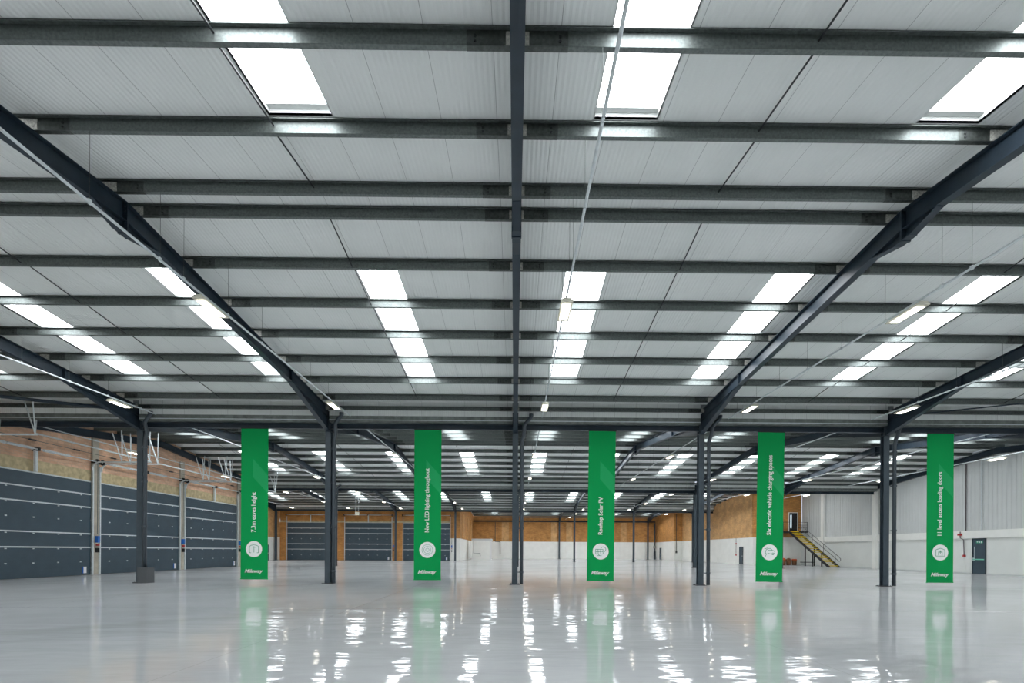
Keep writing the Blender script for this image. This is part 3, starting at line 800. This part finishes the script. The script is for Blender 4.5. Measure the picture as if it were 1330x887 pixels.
# ---------------------------------------------------------------- banners
def text_mesh(body, shear=0.0, offset=0.0, size=1.0):
    cu = bpy.data.curves.new('lettering', 'FONT'); cu.body = body; cu.size = size; cu.shear = shear; cu.offset = offset; cu.extrude = .001; cu.resolution_u = 3
    ob = bpy.data.objects.new('tmp', cu); COL.objects.link(ob)
    bpy.context.view_layer.update()
    me = bpy.data.meshes.new_from_object(ob.evaluated_get(bpy.context.evaluated_depsgraph_get()))
    bpy.data.objects.remove(ob); me.materials.clear(); me.materials.append(M['print_white'])
    return me
def place_text(body, parent, length, height, mat4, **kw):
    me = text_mesh(body, **kw)
    xs = [v.co.x for v in me.vertices]; ys = [v.co.y for v in me.vertices]
    sx = length / (max(xs) - min(xs)); sy = height / (max(ys) - min(ys)) if height else sx * 1.1
    x0, y0 = min(xs), min(ys)
    for v in me.vertices:
        v.co.x = (v.co.x - x0) * sx; v.co.y = (v.co.y - y0) * sy
    me.transform(mat4)
    o = bpy.data.objects.new('lettering', me); COL.objects.link(o); o.parent = parent
    return o
def strip(mb, pts, w, y0, y1, closed=False):
    """flat line of width w in the XZ plane between depths y0 and y1"""
    n = len(pts)
    for k in range(n if closed else n - 1):
        p = Vector((pts[k][0], pts[k][1])); q2 = Vector((pts[(k + 1) % n][0], pts[(k + 1) % n][1])); d = q2 - p
        if d.length < 1e-6: continue
        d.normalize(); p = p - d * w * .35; q2 = q2 + d * w * .35; nrm = Vector((-d.y, d.x)) * w / 2
        mb.prism([tuple(p + nrm), tuple(q2 + nrm), tuple(q2 - nrm), tuple(p - nrm)], 'y', y0, y1)
def circ(cx, cz, r, a0=0, a1=360, n=28):
    return [(cx + r * math.cos(math.radians(a0 + (a1 - a0) * k / n)), cz + r * math.sin(math.radians(a0 + (a1 - a0) * k / n))) for k in range(n + (0 if a1 - a0 == 360 else 1))]
def icon(kind, mb, c):
    w = .012 if kind == 1 else .02; y0, y1 = -.0275, -.0235
    S = lambda pts, closed=False: strip(mb, [(p[0], c + p[1]) for p in pts], w, y0, y1, closed)
    if kind == 0:
        S([(-.19, -.16), (-.21, -.16), (-.21, .13), (-.12, .18), (0, .20), (.12, .18), (.21, .13), (.21, -.16), (.19, -.16)])
        S([(-.14, -.17), (-.21, -.17)]); S([(.14, -.17), (.21, -.17)])
        S([(0, -.15), (0, .12)]); S([(-.05, .07), (0, .12), (.05, .07)])
    elif kind == 1:
        S(circ(0, 0, .25), True); S(circ(0, 0, .165), True); S(circ(0, 0, .08, n=14), True)
    elif kind == 2:
        for k in range(4): x = -.24 + k * .115; S([(x, .10), (x + .012, -.12)])
        for z in (.10, -.01, -.12): S([(-.245, z), (.11, z)])
        S([(-.12, -.12), (-.05, -.20)]); S([(-.16, -.20), (.04, -.20)])
        S(circ(.12, .10, .12, -60, 150))
    elif kind == 3:
        S([(-.20, -.20), (-.14, -.08), (-.2, -.04), (-.16, .12), (-.06, .18), (.06, .18), (.12, .10), (.22, .07), (.26, .0), (.22, -.07), (.10, -.09), (-.04, -.05), (-.14, -.08)])
        S(circ(.16, -.07, .045, n=10), True); S([(-.08, .10), (.10, .10)]); S([(-.24, .16), (-.10, .2)])
    else:
        S([(-.21, -.17), (-.21, .13), (0, .20), (.21, .13), (.21, -.17)], True)
        S([(-.09, -.12), (-.09, .03), (0, .09), (.09, .03), (.09, -.12)]); S([(-.05, .0), (0, .05), (.05, .0)]); S([(0, .05), (0, -.06)])
def banner(n, x, body, tz0, tz1, tilt, label, iz):
    BW = 1.27; z0, z1 = .19, 7.27
    r = empty('hanging_banner', (x, V1 - .16, 0)); tag(r, label, 'banner', 'green banners hanging from the first beam')
    r.rotation_euler = (0, tilt, 0)
    if tilt:  # swing about the top edge
        r.location.x = x - math.sin(tilt) * 7.27
    # cloth with slight waves
    import bmesh
    nx, nz = 14, 50; mb = MB(); th = .006
    def wy(u, v): return .018 * math.sin(u * 9 + n * 1.7 + v * 2.0) * (.35 + .65 * (1 - v)) * .5
    for side in (0, 1):
        for a in range(nz + 1):
            for b_ in range(nx + 1):
                u, v = b_ / nx, a / nz
                mb.v.append((-BW / 2 + BW * u, wy(u, v) + (th if side else 0), z0 + (z1 - z0) * v))
    N = (nx + 1) * (nz + 1)
    for a in range(nz):
        for b_ in range(nx):
            i = a * (nx + 1) + b_
            mb.f.append((i, i + 1, i + nx + 2, i + nx + 1)); mb.f.append((N + i, N + i + nx + 1, N + i + nx + 2, N + i + 1))
    for a in range(nz):
        i = a * (nx + 1); mb.f.append((i, i + nx + 1, N + i + nx + 1, N + i)); i += nx; mb.f.append((i, N + i, N + i + nx + 1, i + nx + 1))
    for b_ in range(nx):
        i = b_; mb.f.append((i, N + i, N + i + 1, i + 1)); i += nz * (nx + 1); mb.f.append((i, i + 1, N + i + 1, N + i))
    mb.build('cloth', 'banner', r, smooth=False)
    MB().tube((-BW / 2 - .01, .003, z0 + .02), (BW / 2 + .01, .003, z0 + .02), .024, 10).build('hem_bar', 'banner', r)
    MB().tube((-BW / 2 - .02, .003, z1), (BW / 2 + .02, .003, z1), .022, 10).build('top_bar', 'steel_dark', r)
    MB().box(-BW / 2 + .02, BW / 2 - .02, -.0155, -.0135, z0 + .085, z0 + .095).build('hem_line', 'print_green', r)
    # rotated lettering reading upwards
    L = tz1 - tz0
    m4 = Matrix(((0, -1, 0, .13), (0, 0, -1, -.0165), (1, 0, 0, tz0), (0, 0, 0, 1)))
    place_text(body, r, L, None, m4, offset=.014)
    mm = Matrix(((1, 0, 0, -.44), (0, 0, -1, -.0165), (0, 1, 0, .44), (0, 0, 0, 1)))
    place_text('Mileway', r, .86, .225, mm, shear=.35, offset=.02)
    disc = MB().prism(circ(0, iz, .376, n=36), 'y', -.0235, -.0165).build('roundel', 'print_white', r)
    ic = MB(); icon(n, ic, iz); ic.build('pictogram', 'print_green', disc)
def BX(px): return (px - 669.7) * (V1 - .16) / 658.0
BAN = [(332.6, '7.3m eaves height', 2.40, 4.27, 0, 'green banner reading 7.3m eaves height, leftmost of the five', 1.604),
       (556.4, 'New LED lighting throughout', 2.44, 5.44, 0, 'green banner reading New LED lighting throughout', 1.61),
       (782.9, 'Rooftop Solar PV', 2.38, 4.14, .010, 'green banner reading Rooftop Solar PV, right of the centre column', 1.58),
       (1003.4, 'Six electric vehicle charging spaces', 2.40, 6.17, .012, 'green banner reading Six electric vehicle charging spaces', 1.585),
       (1225.3, '11 level access loading doors', 2.42, 5.43, .0, 'green banner reading 11 level access loading doors, rightmost of five', 1.62)]
for n, (px, t, a, c, tl, lab, iz) in enumerate(BAN):
    banner(n, BX(px), t, a, c, tl, lab, iz)

# ---------------------------------------------------------------- camera and world
w = bpy.data.worlds.new('world'); scene.world = w; w.use_nodes = True
w.node_tree.nodes['Background'].inputs[0].default_value = (.8, .88, 1, 1); w.node_tree.nodes['Background'].inputs[1].default_value = .6
cam = bpy.data.cameras.new('camera'); co = bpy.data.objects.new('camera', cam); COL.objects.link(co); scene.camera = co
W_, H_ = 1330.0, 887.0
F_, CXp, CYp, YAW, ROLL = 658.0, 673.49, 715.11, .00745, .00548
cam.sensor_width = 36; cam.lens = F_ * 36 / W_
cam.shift_x = (W_ / 2 - CXp) / W_; cam.shift_y = (CYp - H_ / 2) / W_
cam.clip_end = 500; cam.clip_start = .05
fw = Vector((math.sin(YAW), math.cos(YAW), 0)); rt = Vector((math.cos(YAW), -math.sin(YAW), 0)); up = Vector((0, 0, 1))
# the camera is rolled slightly: the world turns clockwise in the frame
rt2 = rt * math.cos(ROLL) + up * math.sin(ROLL); up2 = -rt * math.sin(ROLL) + up * math.cos(ROLL)
mt = Matrix((rt2, up2, -fw)).transposed().to_4x4(); mt.translation = Vector((0, 0, 1.6)); co.matrix_world = mt
vs = scene.view_settings; vs.view_transform = 'Standard'; vs.look = 'None'; vs.gamma = 1; vs.exposure = .7; vs.use_curve_mapping = False
scene.cycles.max_bounces = 8; scene.cycles.diffuse_bounces = 6; scene.cycles.glossy_bounces = 4
scene.cycles.sample_clamp_indirect = 6; scene.cycles.use_denoising = True
